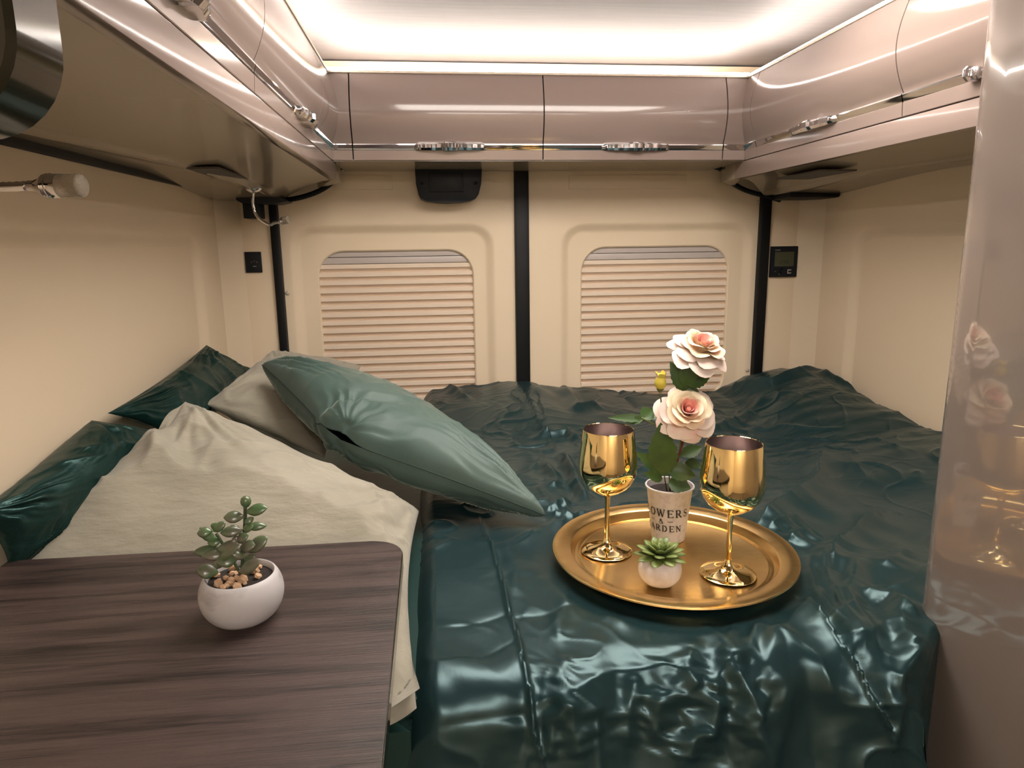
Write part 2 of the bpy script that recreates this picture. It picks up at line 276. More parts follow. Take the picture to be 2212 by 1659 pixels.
def door(name, ox, ix, x0, x1, wx, wz, ex):
    """ox: door outline, ix: soft pocket outline; wx,wz: blind opening"""
    def L(i, y): return [(px, y, pz) for px, pz in i]
    a = (wx[0], wx[1], wz[0], wz[1])
    loops = [L(rr(*a, .078), 2.262), L(rr(*a, .078), 2.238), L(rr(a[0]-.004, a[1]+.004, a[2]-.004, a[3]+.004, .082), 2.234)]
    e = ex
    for k in range(0, 8):
        t = k/7; g = .034*t
        loops.append(L(rr(e[0]-g, e[1]+g, e[2]-g, e[3]+g, .045+.03*t), 2.234-.017*float(sm(t))))
    loops.append(L(rr(x0, x1, .55, 1.686, .006), 2.217)); loops.append(L(rr(x0, x1, .55, 1.686, .006), 2.25))
    return loops_mesh(name, loops, m_door, kind='structure')
d1 = door('door_1', 0, 0, -.458, .262, (-.353, .127), (.925, 1.435), (-.400, .165, .85, 1.485))
d2 = door('door_2', 0, 0, .303, 1.070, (.481, .975), (.925, 1.436), (.440, 1.018, .85, 1.482))
box('cover_plate', -.285, -.112, 2.213, 2.222, 1.619, 1.661, m_door, d1, .002)
box('cover_plate', .434, .815, 2.213, 2.222, 1.617, 1.660, m_door, d2, .002)
for d, x, z in ((d1, -.447, 1.313), (d1, -.447, 1.585), (d2, 1.052, 1.02), (d2, 1.058, 1.574)):
    lathe_o = lathe('screw_cap', [(0, 0), (.005, 0), (.0065, .0015), (.0065, .004)], (0, 0, 0), m_cap, d, 16)
    lathe_o.rotation_euler = (radians(-90), 0, 0); lathe_o.location = (x, 2.2125, z)
struct(box('trim_1', .260, .305, 2.198, 2.225, .55, 1.686, m_black, None, .005))
bm = bmesh.new(); bmbox(bm, -.480, -.456, 2.192, 2.222, .55, 1.60, ); struct(from_bm('trim_2', bm, m_black, None, True, .004))
bm = bmesh.new(); bmbox(bm, 1.064, 1.096, 2.192, 2.222, .55, 1.60); struct(from_bm('trim_3', bm, m_black, None, True, .004))
# rubber seal over the doors, curving down at both corners
seal = [(-.470, 2.19, 1.588), (-.40, 2.185, 1.592), (-.335, 2.18, 1.610), (-.290, 2.175, 1.635), (-.268, 2.18, 1.664), (-.255, 2.19, 1.682), (-.1, 2.195, 1.684), (.3, 2.195, 1.684), (.8, 2.195, 1.682), (.900, 2.19, 1.680), (.925, 2.18, 1.660), (.948, 2.175, 1.633), (1.0, 2.18, 1.608), (1.08, 2.185, 1.588), (1.12, 2.19, 1.578)]
struct(tube('trim_4', seal, .0075, m_black))
bm = bmesh.new(); bmbox(bm, 1.085, 1.249, 2.06, 2.20, 1.577, 1.600); struct(from_bm('trim_5', bm, m_black, None, True, .010))
struct(box('trim_6', XL, XL+.012, .53, 2.20, 1.602, 1.622, m_black, None, .003))

# ---------------------------------------------------------------- blinds
def blind(label, x0, x1):
    t = thing('window_blind', label, 'blind', 'pleated blinds in the rear doors')
    Y0 = 2.244
    box('top_rail', x0-.02, x1+.02, Y0, Y0+.016, 1.418, 1.45, m_rail, t, .0015)
    box('top_rail', x0-.02, x1+.02, Y0, Y0+.016, 1.397, 1.4165, m_rail, t, .0015)
    p = .0253; first = None
    prof = [(0, 0), (-.001, -.0015), (-.001, -.0130), (.002, -.0150), (.0105, -.0225), (.0115, -p+.0003), (.016, -p+.0003), (.016, 0)]
    k = len(prof)
    v = [(x, Y0+a, b_) for x in (x0-.02, x1+.02) for a, b_ in prof]
    f = [(i, (i+1) % k, k+(i+1) % k, k+i) for i in range(k)]+[tuple(range(k))[::-1], tuple(range(k, 2*k))]
    for i in range(19):
        if first is None:
            o = first = new('slat', v, f, m_blind, t)
        else:
            o = first.copy(); C.objects.link(o); o.parent = t
        o.location = (0, 0, 1.3955-i*p)
    return t
blind('beige pleated blind in the left rear door, partly behind the velvet cushion', -.353, .127)
blind('beige pleated blind in the right rear door, behind the roses', .481, .975)

# ---------------------------------------------------------------- overhead cupboards
ZB, ZT = 1.673, 1.889
def prism(name, prof, s0, s1, place, m, parent, bev=0):
    """closed profile (outward, z) swept from s0 to s1"""
    k = len(prof); v = [place(s, o_, z) for s in (s0, s1) for o_, z in prof]
    f = [(i, (i+1) % k, k+(i+1) % k, k+i) for i in range(k)]+[tuple(range(k))[::-1], tuple(range(k, 2*k))]
    o = new(name, v, f, m, parent, True)
    bm = bmesh.new(); bm.from_mesh(o.data); bmesh.ops.recalc_face_normals(bm, faces=bm.faces[:]); bm.to_mesh(o.data); bm.free()
    o.data.set_sharp_from_angle(angle=radians(30)); return o
zs0, zs1 = 1.6985, 1.7145
low = [(-.015, ZB), (-.001, ZB), (0, ZB+.001), (.0015, zs0-.001), (.0005, zs0), (-.015, zs0)]
N_ = 18
upp = [(-.015, zs1), (.0, zs1)]+[(.001+.024*sin(pi*(i/N_)**.92)*(1-.10*i/N_), zs1+.001+(ZT-zs1-.001)*i/N_) for i in range(N_+1)]+[(-.015, ZT)]
def chan(d): return [(-.014, zs0+.0003), (.0002, zs0+.0003), (.0014, zs0+.0025), (.0034, zs0+.009), (.0050, zs1-.003), (.0045, zs1-.0003), (-.014, zs1-.0003)]
# door face = lower strip + recess + bulging upper face, one closed profile
face = [(-.015, ZB), (-.001, ZB), (0, ZB+.001), (.0015, zs0-.0006), (.0012, zs0), (-.009, zs0), (-.009, zs1), (.001, zs1)]+upp[2:]
def PR(s, o_, z): return (s, 1.94-o_, z)
def PL(s, o_, z): return (-.25+o_, s, z)
def PRt(s, o_, z): return (.88-o_, s, z)
def latch(parent, place, s, w_, h=.019, d=.019):
    bm = bmesh.new(); zc = (zs0+zs1)/2
    n = 28; vs_ = []
    for i in range(n+1):
        t = -1+2*i/n; dd = d*(1-t*t)**.5*.9+.004
        dd += .0016*(1 if (i//2) % 2 else 0)+(.006 if abs(t) < .16 else 0)
        hh = h*(.62+.38*(1-t**6)) + (.004 if abs(t) < .16 else 0)
        ring = [place(s+t*w_/2, -.003, zc-hh/2), place(s+t*w_/2, dd*.75, zc-hh/2), place(s+t*w_/2, dd, zc-hh*.2), place(s+t*w_/2, dd, zc+hh*.3), place(s+t*w_/2, dd*.85, zc+hh/2), place(s+t*w_/2, -.003, zc+hh/2)]
        vs_.append([bm.verts.new(p) for p in ring])
    for i in range(n):
        for k in range(6): bm.faces.new((vs_[i][k], vs_[i][(k+1) % 6], vs_[i+1][(k+1) % 6], vs_[i+1][k]))
    bm.faces.new(vs_[0]); bm.faces.new(vs_[-1][::-1])
    o = from_bm('latch', bm, m_chrome, parent, True); o.data.set_sharp_from_angle(angle=radians(22)); return o
def cdoor(t, place, s0, s1, latches=(), name='door', g=.0016):
    o = prism(name, face, s0+g, s1-g, place, m_gloss, t)
    c = prism('chrome_strip', chan(0), s0+g, s1-g, place, m_chrome, o)
    for s, w_ in latches: latch(o, place, s, w_)
    return o
rear = thing('overhead_cupboard', 'long cream gloss overhead cupboard with two doors across the rear of the van', 'cupboard')
box('carcass', -.235, .865, 1.958, 2.20, 1.676, 1.885, m_gloss, rear)
box('backing_strip', -.262, .892, 1.954, 1.958, 1.674, 1.886, m_black, rear)
cdoor(rear, PR, -.197, .3085, [(.058, .19)]); cdoor(rear, PR, .3085, .815, [(.565, .19)])
cdoor(rear, PR, -.252, -.197, name='corner_filler'); cdoor(rear, PR, .815, .882, name='corner_filler')
box('top_cap', -.25, .88, 1.934, 2.20, 1.8885, 1.8945, m_cap, rear, .0015)
box('underside_panel', -.25, .88, 1.945, 2.20, 1.671, 1.676, m_under, rear)
lf = thing('overhead_cupboard', 'cream gloss overhead cupboard along the left wall, steeply foreshortened', 'cupboard')
LY0 = .545
box('carcass', XL+.002, -.268, LY0, 1.95, 1.63, 1.885, m_gloss, lf)
box('backing_strip', -.268, -.264, LY0, 1.95, 1.674, 1.886, m_black, lf)
cdoor(lf, PL, LY0, 1.115, [(.815, .125)]); cdoor(lf, PL, 1.115, 1.668, [(1.52, .20)]); cdoor(lf, PL, 1.668, 1.938, name='corner_filler')
box('top_cap', XL, -.2465, LY0, 2.20, 1.8885, 1.8945, m_cap, lf, .0015)
rt = thing('overhead_cupboard', 'cream gloss overhead cupboard along the right wall, above the control panel', 'cupboard')
box('carcass', .898, XR-.002, .62, 1.95, 1.63, 1.885, m_gloss, rt)
box('backing_strip', .894, .898, .62, 1.95, 1.674, 1.886, m_black, rt)
cdoor(rt, PRt, .70, 1.273, [(1.09, .03)]); cdoor(rt, PRt, 1.273, 1.868, [(1.585, .20)]); cdoor(rt, PRt, 1.868, 1.938, name='corner_filler')
box('top_cap', .8765, XR, .62, 2.20, 1.8885, 1.8945, m_cap, rt, .0015)
def lip_and_under(t, x, s, y0, yk):
    """carcass rail under the doors and the soffit that curves down to the wall and the seal; s=+1: wall lies at +X"""
    bm = bmesh.new()
    a, b_ = sorted((x, x+s*.018)); bmbox(bm, a, b_, y0, 2.0, 1.627, 1.671)
    from_bm('rail', bm, m_gloss, t, True, .0012)
    xs = np.linspace(0, 1, 30); ys = np.linspace(0, 1, 90); A, B = np.meshgrid(xs, ys)
    w_ = XR-.88 if s > 0 else .37
    # rear outline follows the seal curve
    u = np.clip(A, 0, 1)
    yend = 2.0+.185*sm(u/.55)
    Yg = y0+(yend-y0)*B
    Xg = x+s*(.0165+(w_-.018)*A)
    Zg = 1.628-.012*A
    back = sm((B-.62)/.38)
    Zg = Zg-.030*back*sm(A/.6)
    crease = np.exp(-((A-(.46+.5*(1-B)**1.1*1.2))/.05)**2)*.006*(B > .3)
    Zg = Zg-crease
    return grid_mesh('soffit', Xg, Yg, Zg, m_under, t)
lip_and_under(lf, -.25, -1, LY0, 0); lip_and_under(rt, .88, 1, .62, 0)
# corner wedges that close the rail to the rear seal
def corner(t, x, s):
    z0, z1 = 1.627, 1.671
    P = [(x, 1.999), (x-s*.004, 2.06), (x+s*.03, 2.175), (x+s*.08, 2.18), (x+s*.018, 1.999)]
    v = [(px, py, z) for z in (z0, z1) for px, py in P]; v[2] = (v[2][0], v[2][1], 1.632); v[3] = (v[3][0], v[3][1], 1.622)
    n = 5; f = [(i, (i+1) % n, n+(i+1) % n, n+i) for i in range(n)]+[tuple(range(n))[::-1], tuple(range(n, 2*n))]
    new('rail_end', v, f, m_under, t)
corner(lf, -.25, -1); corner(rt, .88, 1)
# felt pads
def pad(label, x0, x1, y0, y1, z, sk):
    v = [(x0, y0, z), (x1, y0, z), (x1, y1, z), (x0, y1, z)]; v = [(a, b_, c) for a, b_, c in v]+[(a, b_, c+.004) for a, b_, c in v]
    o = new('grey_pad', v, [(0, 1, 2, 3), (7, 6, 5, 4), (0, 4, 5, 1), (1, 5, 6, 2), (2, 6, 7, 3), (3, 7, 4, 0)], m_grey)
    tag(o, label, 'pad')
pad('small grey felt pad under the left overhead cupboard, near the far reading lamp', -.500, -.435, 1.56, 1.80, 1.6130, 0)
pad('small grey felt pad under the right overhead cupboard', .935, 1.03, 1.64, 1.86, 1.6130, 0)

# LED strips on top of the cupboards
def led(label, x0, x1, y0, y1):
    o = thing('led_strip', label, 'light', 'LED strips on the cupboards')
    box('diffuser', x0, x1, y0, y1, 1.8960, 1.9060, m_led, o, .001)
    box('profile', x0-.003, x1+.003, y0+.001, y1+.002, 1.8947, 1.8955, m_cap, o); return o

lr = led('glowing LED strip along the top of the rear overhead cupboard', -.255, .885, 2.050, 2.062)
box('diffuser', -.255, .885, 1.948, 1.952, 1.8960, 1.9045, m_led, lr, .0006)
led('glowing LED strip along the top of the left overhead cupboard', -.274, -.264, LY0+.01, 1.962)
led('glowing LED strip along the top of the right overhead cupboard', .894, .904, .63, 1.962)
# unseen fill panel over the bed, added to brighten walls and bedding
o = box('light_panel', -.1, .80, .85, 1.45, 1.9835, 1.9865, m_fill, None, .003); tag(o, 'added flat fill light on the ceiling above the bed, out of the frame', 'light')

o = box('light_panel', .0, .6, -1.5, -.5, 1.9835, 1.9865, m_lamp2); tag(o, 'flat ceiling lamp over the aisle, out of the frame', 'light')

# ---------------------------------------------------------------- glossy rounded column at the right
col = []
for z in (0.02, 1.984):
    ring = [(.665, -1.0), (.665, .4), (.665, .78)]
    for i in range(1, 13):
        a = radians(180-90*i/12); ring.append((.715+.05*cos(a), .802+.05*sin(a)))
    ring += [(.9, .852), (1.249, .852), (1.249, -1.0)]
    col.append([(x, y, z) for x, y in ring])
n = len(col[0]); v = col[0]+col[1]
f = [(i, (i+1) % n, n+(i+1) % n, n+i) for i in range(n)]+[tuple(range(n))[::-1], tuple(range(n, 2*n))]
m_col = mat('gloss_cream_column', (.21, .17, .147), .12, Coat_Weight=1., Coat_Roughness=.03, Coat_IOR=1.7)
o = new('wardrobe', v, f, m_col, None, True); o.data.set_sharp_from_angle(angle=radians(40))
tag(o, 'tall glossy cream wardrobe with rounded edge at the right, mirroring the tray', 'wardrobe')

# dark rounded panel at the upper left corner
hp = thing('hanging_panel', 'dark hanging panel with pale glossy face and rounded corner at upper left', 'panel')
def slab(name, x0, x1, z0, z1, r, y0, y1, m, parent, ins=.006):
    A = rr(x0, x1, z0, z1, r, 8)
    B = rr(x0+ins, x1-ins, z0+ins, z1-ins, r-ins*.7, 8)
    L = [[(x, y0, z) for x, z in B], [(x, y0+ins, z) for x, z in A], [(x, y1-ins, z) for x, z in A], [(x, y1, z) for x, z in B]]
    o = loops_mesh(name, L, m, parent, True)
    bm = bmesh.new(); bm.from_mesh(o.data); bm.verts.ensure_lookup_table(); bm.faces.new([bm.verts[i] for i in range(len(A))]); bmesh.ops.recalc_face_normals(bm, faces=bm.faces[:]); bm.to_mesh(o.data); bm.free()
    return o
slab('housing', XL+.004, -.235, 1.522, 1.95, .055, .460, .520, m_dark, hp, .004)
slab('face', XL+.02, -.246, 1.534, 1.94, .045, .4555, .463, m_screen, hp, .002)

# ---------------------------------------------------------------- small fittings on the rear wall
hb = thing('black_housing', 'black plastic housing with rounded lower edge hanging above the left blind', 'housing')
P = [(-.042, 1.680), (-.040, 1.63), (-.034, 1.600), (-.028, 1.588), (-.012, 1.581), (.02, 1.577), (.055, 1.5755), (.09, 1.577), (.122, 1.581), (.138, 1.588), (.146, 1.600), (.154, 1.63), (.158, 1.680)]
n = len(P); v = [(x, 2.150, z) for x, z in P]+[(x, 2.218, z) for x, z in P]
me_f = [(i, (i+1) % n, n+(i+1) % n, n+i) for i in range(n)]+[tuple(range(n))[::-1], tuple(range(n, 2*n))]
bm = bmesh.new(); bv = [bm.verts.new(p) for p in v]; [bm.faces.new([bv[i] for i in q]) for q in me_f]
from_bm('shell', bm, m_blackp, hb, True, .0025)
box('raised_window', -.002, .100, 2.145, 2.152, 1.606, 1.662, m_blackp, hb, .002)
for x in (-.022, .138):
    o = lathe('screw_hole', [(0, .001), (.004, .001), (.005, 0), (.005, .003)], (0, 0, 0), m_black, hb, 12); o.rotation_euler = (radians(90), 0, 0); o.location = (x, 2.1505, 1.632)
bk = thing('black_bracket', 'black bracket and box in the corner under the left cupboard', 'bracket')
bm = bmesh.new(); bv = [bm.verts.new(p) for p in [(x, y, z) for y in (2.10, 2.185) for x, z in ((-.552, 1.607), (-.545, 1.583), (-.532, 1.576), (-.436, 1.574), (-.405, 1.580), (-.45, 1.605))]]
n = 6; [bm.faces.new([bv[i] for i in q]) for q in [(i, (i+1) % n, n+(i+1) % n, n+i) for i in range(n)]+[tuple(range(n))[::-1], tuple(range(n, 2*n))]]
from_bm('plate', bm, m_blackp, bk, True, .001)
box('box', -.535, -.490, 2.12, 2.19, 1.534, 1.580, m_blackp, bk, .002)
sk = thing('socket_plate', 'square black socket plate on the beige wall left of the left rear door', 'socket')
box('plate', -.562, -.514, 2.199, 2.2055, 1.377, 1.439, m_blackp, sk, .0015)
for i, a in enumerate((150, 90, 30)):
    o = lathe('pin_hole', [(0, .0006), (.0022, .0006), (.0026, 0), (.0026, .002)], (0, 0, 0), m_grey, sk, 12); o.rotation_euler = (radians(90), 0, 0)
    o.location = (-.535+.009*cos(radians(a)), 2.1988, 1.405+.006*sin(radians(a)))
box('print_line', -.540, -.530, 2.1984, 2.1992, 1.3945, 1.3965, m_print, sk)
cp = thing('control_panel', 'black control panel with grey display on the beige wall at right', 'control panel')
cx0, cx1, cz0, cz1 = 1.104, 1.196, 1.332, 1.432
box('plate', cx0, cx1, 2.196, 2.2055, cz0, cz1, m_blackp, cp, .002)
box('display', cx0+.013, cx1-.013, 2.1952, 2.197, 1.367, 1.414, m_lcd, cp, .0005)
lathe('knob', [(0, .006), (.0075, .006), (.009, .004), (.009, 0)], (0, 0, 0), m_blackp, cp, 24)
k_ = bpy.data.objects['knob']; k_.rotation_euler = (radians(90), 0, 0); k_.location = (1.146, 2.1955, 1.350)
bm = bmesh.new()   # small button with a stripe mark
bmbox(bm, 1.163, 1.176, 2.1945, 2.1965, 1.353, 1.357); bmbox(bm, 1.163, 1.176, 2.1945, 2.1965, 1.343, 1.347); bmbox(bm, 1.163, 1.166, 2.1945, 2.1965, 1.347, 1.353)
from_bm('button_mark', bm, m_print, cp)
for x, z in ((1.121, 1.351), (1.135, 1.342)): box('small_mark', x-.0025, x+.0025, 2.1945, 2.1965, z-.0015, z+.0015, m_grey, cp)
# ---------------------------------------------------------------- flat stroke lettering
LET = {  # strokes: list of (points, width) in a 1-high cell; serifs as short bars
 'F': ([[(.2, 0), (.2, 1)]], [[(.2, 1), (.75, 1)], [(.2, .52), (.6, .52)], [(.05, 0), (.38, 0)], [(.75, 1), (.75, .8)], [(.6, .62), (.6, .42)]], .8),
 'L': ([[(.2, 0), (.2, 1)]], [[(.2, 0), (.78, 0)], [(.05, 1), (.38, 1)], [(.78, 0), (.78, .24)]], .85),
 'O': ([[(.42+.36*cos(a*pi/12), .5+.5*sin(a*pi/12)) for a in range(-5, 6)], [(.42+.36*cos(a*pi/12), .5+.5*sin(a*pi/12)) for a in range(7, 18)]], [[(.42+.36*cos(a*pi/12), .5+.5*sin(a*pi/12)) for a in range(0, 25)]], .88),
 'W': ([[(.12, 1), (.38, 0)], [(.55, 1), (.82, 0)]], [[(.38, 0), (.58, .9)], [(.82, 0), (1.06, 1)], [(0, 1), (.26, 1)], [(.94, 1), (1.16, 1)], [(.45, 1), (.66, 1)]], 1.22),
 'E': ([[(.2, 0), (.2, 1)]], [[(.2, 1), (.75, 1)], [(.2, .52), (.6, .52)], [(.2, 0), (.78, 0)], [(.05, 0), (.2, 0)], [(.05, 1), (.2, 1)], [(.75, 1), (.75, .8)], [(.78, 0), (.78, .22)], [(.6, .62), (.6, .42)]], .88),
 'R': ([[(.2, 0), (.2, 1)], [(.42, .5), (.8, 0)], [(.45+.22*cos(a*pi/10), .74+.25*sin(a*pi/10)) for a in range(-4, 5)]], [[(.2, 1), (.45, 1)]+[(.45+.22*cos(a*pi/10), .74+.26*sin(a*pi/10)) for a in range(5, -6, -1)]+[(.2, .48)], [(.05, 0), (.36, 0)], [(.72, 0), (.92, 0)], [(.05, 1), (.2, 1)]], .92),
 'S': ([[(.62, .42), (.2, .62)], [(.58, .35), (.62, .25)]], [[(.62, .72), (.62, .9), (.5, .98), (.34, 1), (.18, .9), (.14, .76), (.22, .62), (.42, .5), (.6, .38), (.66, .24), (.56, .06), (.38, 0), (.2, .04), (.12, .26)]], .78),
 'G': ([[(.44+.36*cos(a*pi/12), .5+.5*sin(a*pi/12)) for a in range(8, 17)], [(.74, .42), (.74, .08)]], [[(.44+.36*cos(a*pi/12), .5+.5*sin(a*pi/12)) for a in range(2, 23)], [(.58, .42), (.88, .42)], [(.75, .75), (.75, 1)]], .95),
 'A': ([[(.42, 1), (.78, 0)]], [[(.42, 1), (.1, 0)], [(.2, .36), (.64, .36)], [(0, 0), (.22, 0)], [(.64, 0), (.92, 0)]], .92),
 'D': ([[(.2, 0), (.2, 1)], [(.35+.42*cos(a*pi/10), .5+.5*sin(a*pi/10)) for a in range(-4, 5)]], [[(.05, 1), (.35, 1)]+[(.35+.42*cos(a*pi/10), .5+.5*sin(a*pi/10)) for a in range(5, -6, -1)]+[(.05, 0)]], .95),
 'N': ([[(.18, 1), (.8, 0)]], [[(.2, 0), (.2, 1)], [(.8, 0), (.8, 1)], [(.05, 0), (.35, 0)], [(.02, 1), (.2, 1)], [(.65, 1), (.95, 1)]], 1.0),
 '&': ([[(.3, .95), (.8, 0)]], [[(.3, .95), (.22, .78), (.3, .6), (.52, .46)], [(.3, .95), (.45, 1), (.55, .85), (.48, .68), (.2, .48), (.1, .26), (.2, .05), (.42, 0), (.66, .18), (.8, .48)]], .95),
 '-': ([], [[(0, .5), (1.0, .5)]], 1.2), ' ': ([], [], .5)}
def lettering(name, txt, h, mapf, m, parent, thick=.13, thin=.05, gap=.14):
    """mapf(u, v) -> point on the surface; u centred"""
    tot = sum(LET[c][2]+gap for c in txt)*h-gap*h; u0 = -tot/2; V = []; F = []
    for c in txt:
        th, tn, adv = LET[c]
        for strokes, wd in ((th, thick), (tn, thin)):
            for st in strokes:
                st2 = []
                for (a, b_), (c_, d_) in zip(st[:-1], st[1:]):
                    for q in range(3): st2.append((a+(c_-a)*q/3, b_+(d_-b_)*q/3))
                st2.append(st[-1]); i0 = len(V)
                for i, p in enumerate(st2):
                    q0 = st2[max(i-1, 0)]; q1 = st2[min(i+1, len(st2)-1)]
                    dx, dy = q1[0]-q0[0], q1[1]-q0[1]; l = math.hypot(dx, dy) or 1
                    nx, ny = -dy/l*wd/2, dx/l*wd/2
                    V.append(mapf(u0+(p[0]+nx)*h, (p[1]+ny)*h)); V.append(mapf(u0+(p[0]-nx)*h, (p[1]-ny)*h))
                for i in range(len(st2)-1): F.append((i0+2*i, i0+2*i+1, i0+2*i+3, i0+2*i+2))
        u0 += (adv+gap)*h
    return new(name, V, F, m, parent)
# segment digits on the display, a small line of print above it
SEG = {'2': 'abged', '3': 'abgcd', '0': 'abcdef'}
def digit(c, x, z, h, V):
    w_ = h*.5; t = h*.12; s = SEG[c]
    R = {'a': (0, h, w_, h), 'g': (0, h/2, w_, h/2), 'd': (0, 0, w_, 0), 'b': (w_, h/2, w_, h), 'c': (w_, 0, w_, h/2), 'e': (0, 0, 0, h/2), 'f': (0, h/2, 0, h)}
    for k in s:
        a, b_, c_, d_ = R[k]; V.append((x+a-t/2, z+b_-t/2, x+c_+t/2, z+d_+t/2))
V = []; digit('2', 1.136, 1.375, .011, V); digit('3', 1.146, 1.375, .011, V); digit('0', 1.157, 1.375, .011, V)
bm = bmesh.new(); [bmbox(bm, a, c_, 2.1945, 2.1955, b_, d_) for a, b_, c_, d_ in V]; from_bm('digits', bm, m_lcdt, cp)
bm = bmesh.new(); [bmbox(bm, 1.1175+i*.003, 1.1175+i*.003+.0022, 2.1955, 2.1962, 1.4185, 1.4185+(.0032 if i in (0, 4) else .0024)) for i in range(6)]; from_bm('print_line', bm, m_print, cp)

# ---------------------------------------------------------------- reading lamps
def lamp(label, pts, head, r, base=None):
    t = thing('reading_lamp', label, 'lamp', 'chrome gooseneck reading lamps')
    tube('gooseneck', pts, r*.36, m_chrome, t, 12, rib=.12)
    a = Vector(pts[-1]); h = Vector(head); d = (h-a); L = d.length; q = d.to_track_quat('Z', 'Y')
    pr = [(.36, 0), (.42, .02), (.42, .12), (.50, .16), (.80, .30), (.92, .33), (.86, .35), (.86, .37), (.98, .38), (.92, .40), (.92, .42), (1.0, .44), (.95, .46), (.95, .60), (0, .60)]
    o = lathe('head', [(x*r, z*L) for x, z in pr], (0, 0, 0), m_chrome, t, 32); o.rotation_mode = 'QUATERNION'; o.rotation_quaternion = q; o.location = a
    o = lathe('lens', [(0, .58), (.88, .58), (.94, .60), (.94, .97), (.86, 1.0), (0, 1.0)], (0, 0, 0), m_lens, t, 32)
    for v_ in o.data.vertices: v_.co = Vector((v_.co.x*r, v_.co.y*r, v_.co.z*L))
    o.rotation_mode = 'QUATERNION'; o.rotation_quaternion = q; o.location = a
    if base: lathe('base', [(0, .0), (r*.5, .0), (r*1.6, .006), (r*2.0, .010), (r*2.0, .013)], base, m_chrome, t, 32)
    return t
lamp('large chrome reading lamp reaching in from the left edge', [(-.616, .9, 1.60), (-.58, .9, 1.575), (-.545, .9, 1.548)]+LAMPA[1:4], LAMPA[4], .0145)
lathe('base', [(0, .012), (.014, .012), (.024, .006), (.026, 0), (0, 0)], (0, 0, 0), m_chrome, bpy.data.objects['reading_lamp'], 32)
bb = bpy.data.objects['base']; bb.rotation_euler = (0, radians(90), 0); bb.location = (-.6195, .9, 1.60)
lamp('small chrome reading lamp hanging under the left cupboard by the rear door', [(-.456, 1.93, 1.600)]+LAMPB[1:6], LAMPB[6], .0105, (-.456, 1.93, 1.590))

# ---------------------------------------------------------------- bed
bed = thing('bed', 'fixed bed base under the green bedding', 'bed')
def flat_slab(name, ring, z0, z1, m, parent, bev):
    n = len(ring); bm = bmesh.new(); a = [bm.verts.new((x, y, z0)) for x, y in ring]; b_ = [bm.verts.new((x, y, z1)) for x, y in ring]
    for i in range(n): bm.faces.new((a[i], a[(i+1) % n], b_[(i+1) % n], b_[i]))
    t_ = bm.faces.new(b_); u = bm.faces.new(a[::-1])
    bmesh.ops.bevel(bm, geom=list(t_.edges)+list(u.edges), offset=bev, segments=2, affect='EDGES')
    return from_bm(name, bm, m, parent, True)
flat_slab('base', [(XL+.015, .80), (.55, .80), (.63, .875), (1.235, .875), (1.235, 2.18), (XL+.015, 2.18)], .02, .758, m_cap, bed, .004)
o = flat_slab('mattress', [(XL+.01, .722), (-.045, .722), (-.04, .782), (.55, .782), (.63, .870), (1.215, .870), (1.215, 2.18), (XL+.01, 2.18)], .762, .912, m_sheet, None, .018)
tag(o, 'mattress in a dark green fitted sheet, its corner showing beside the table', 'mattress')

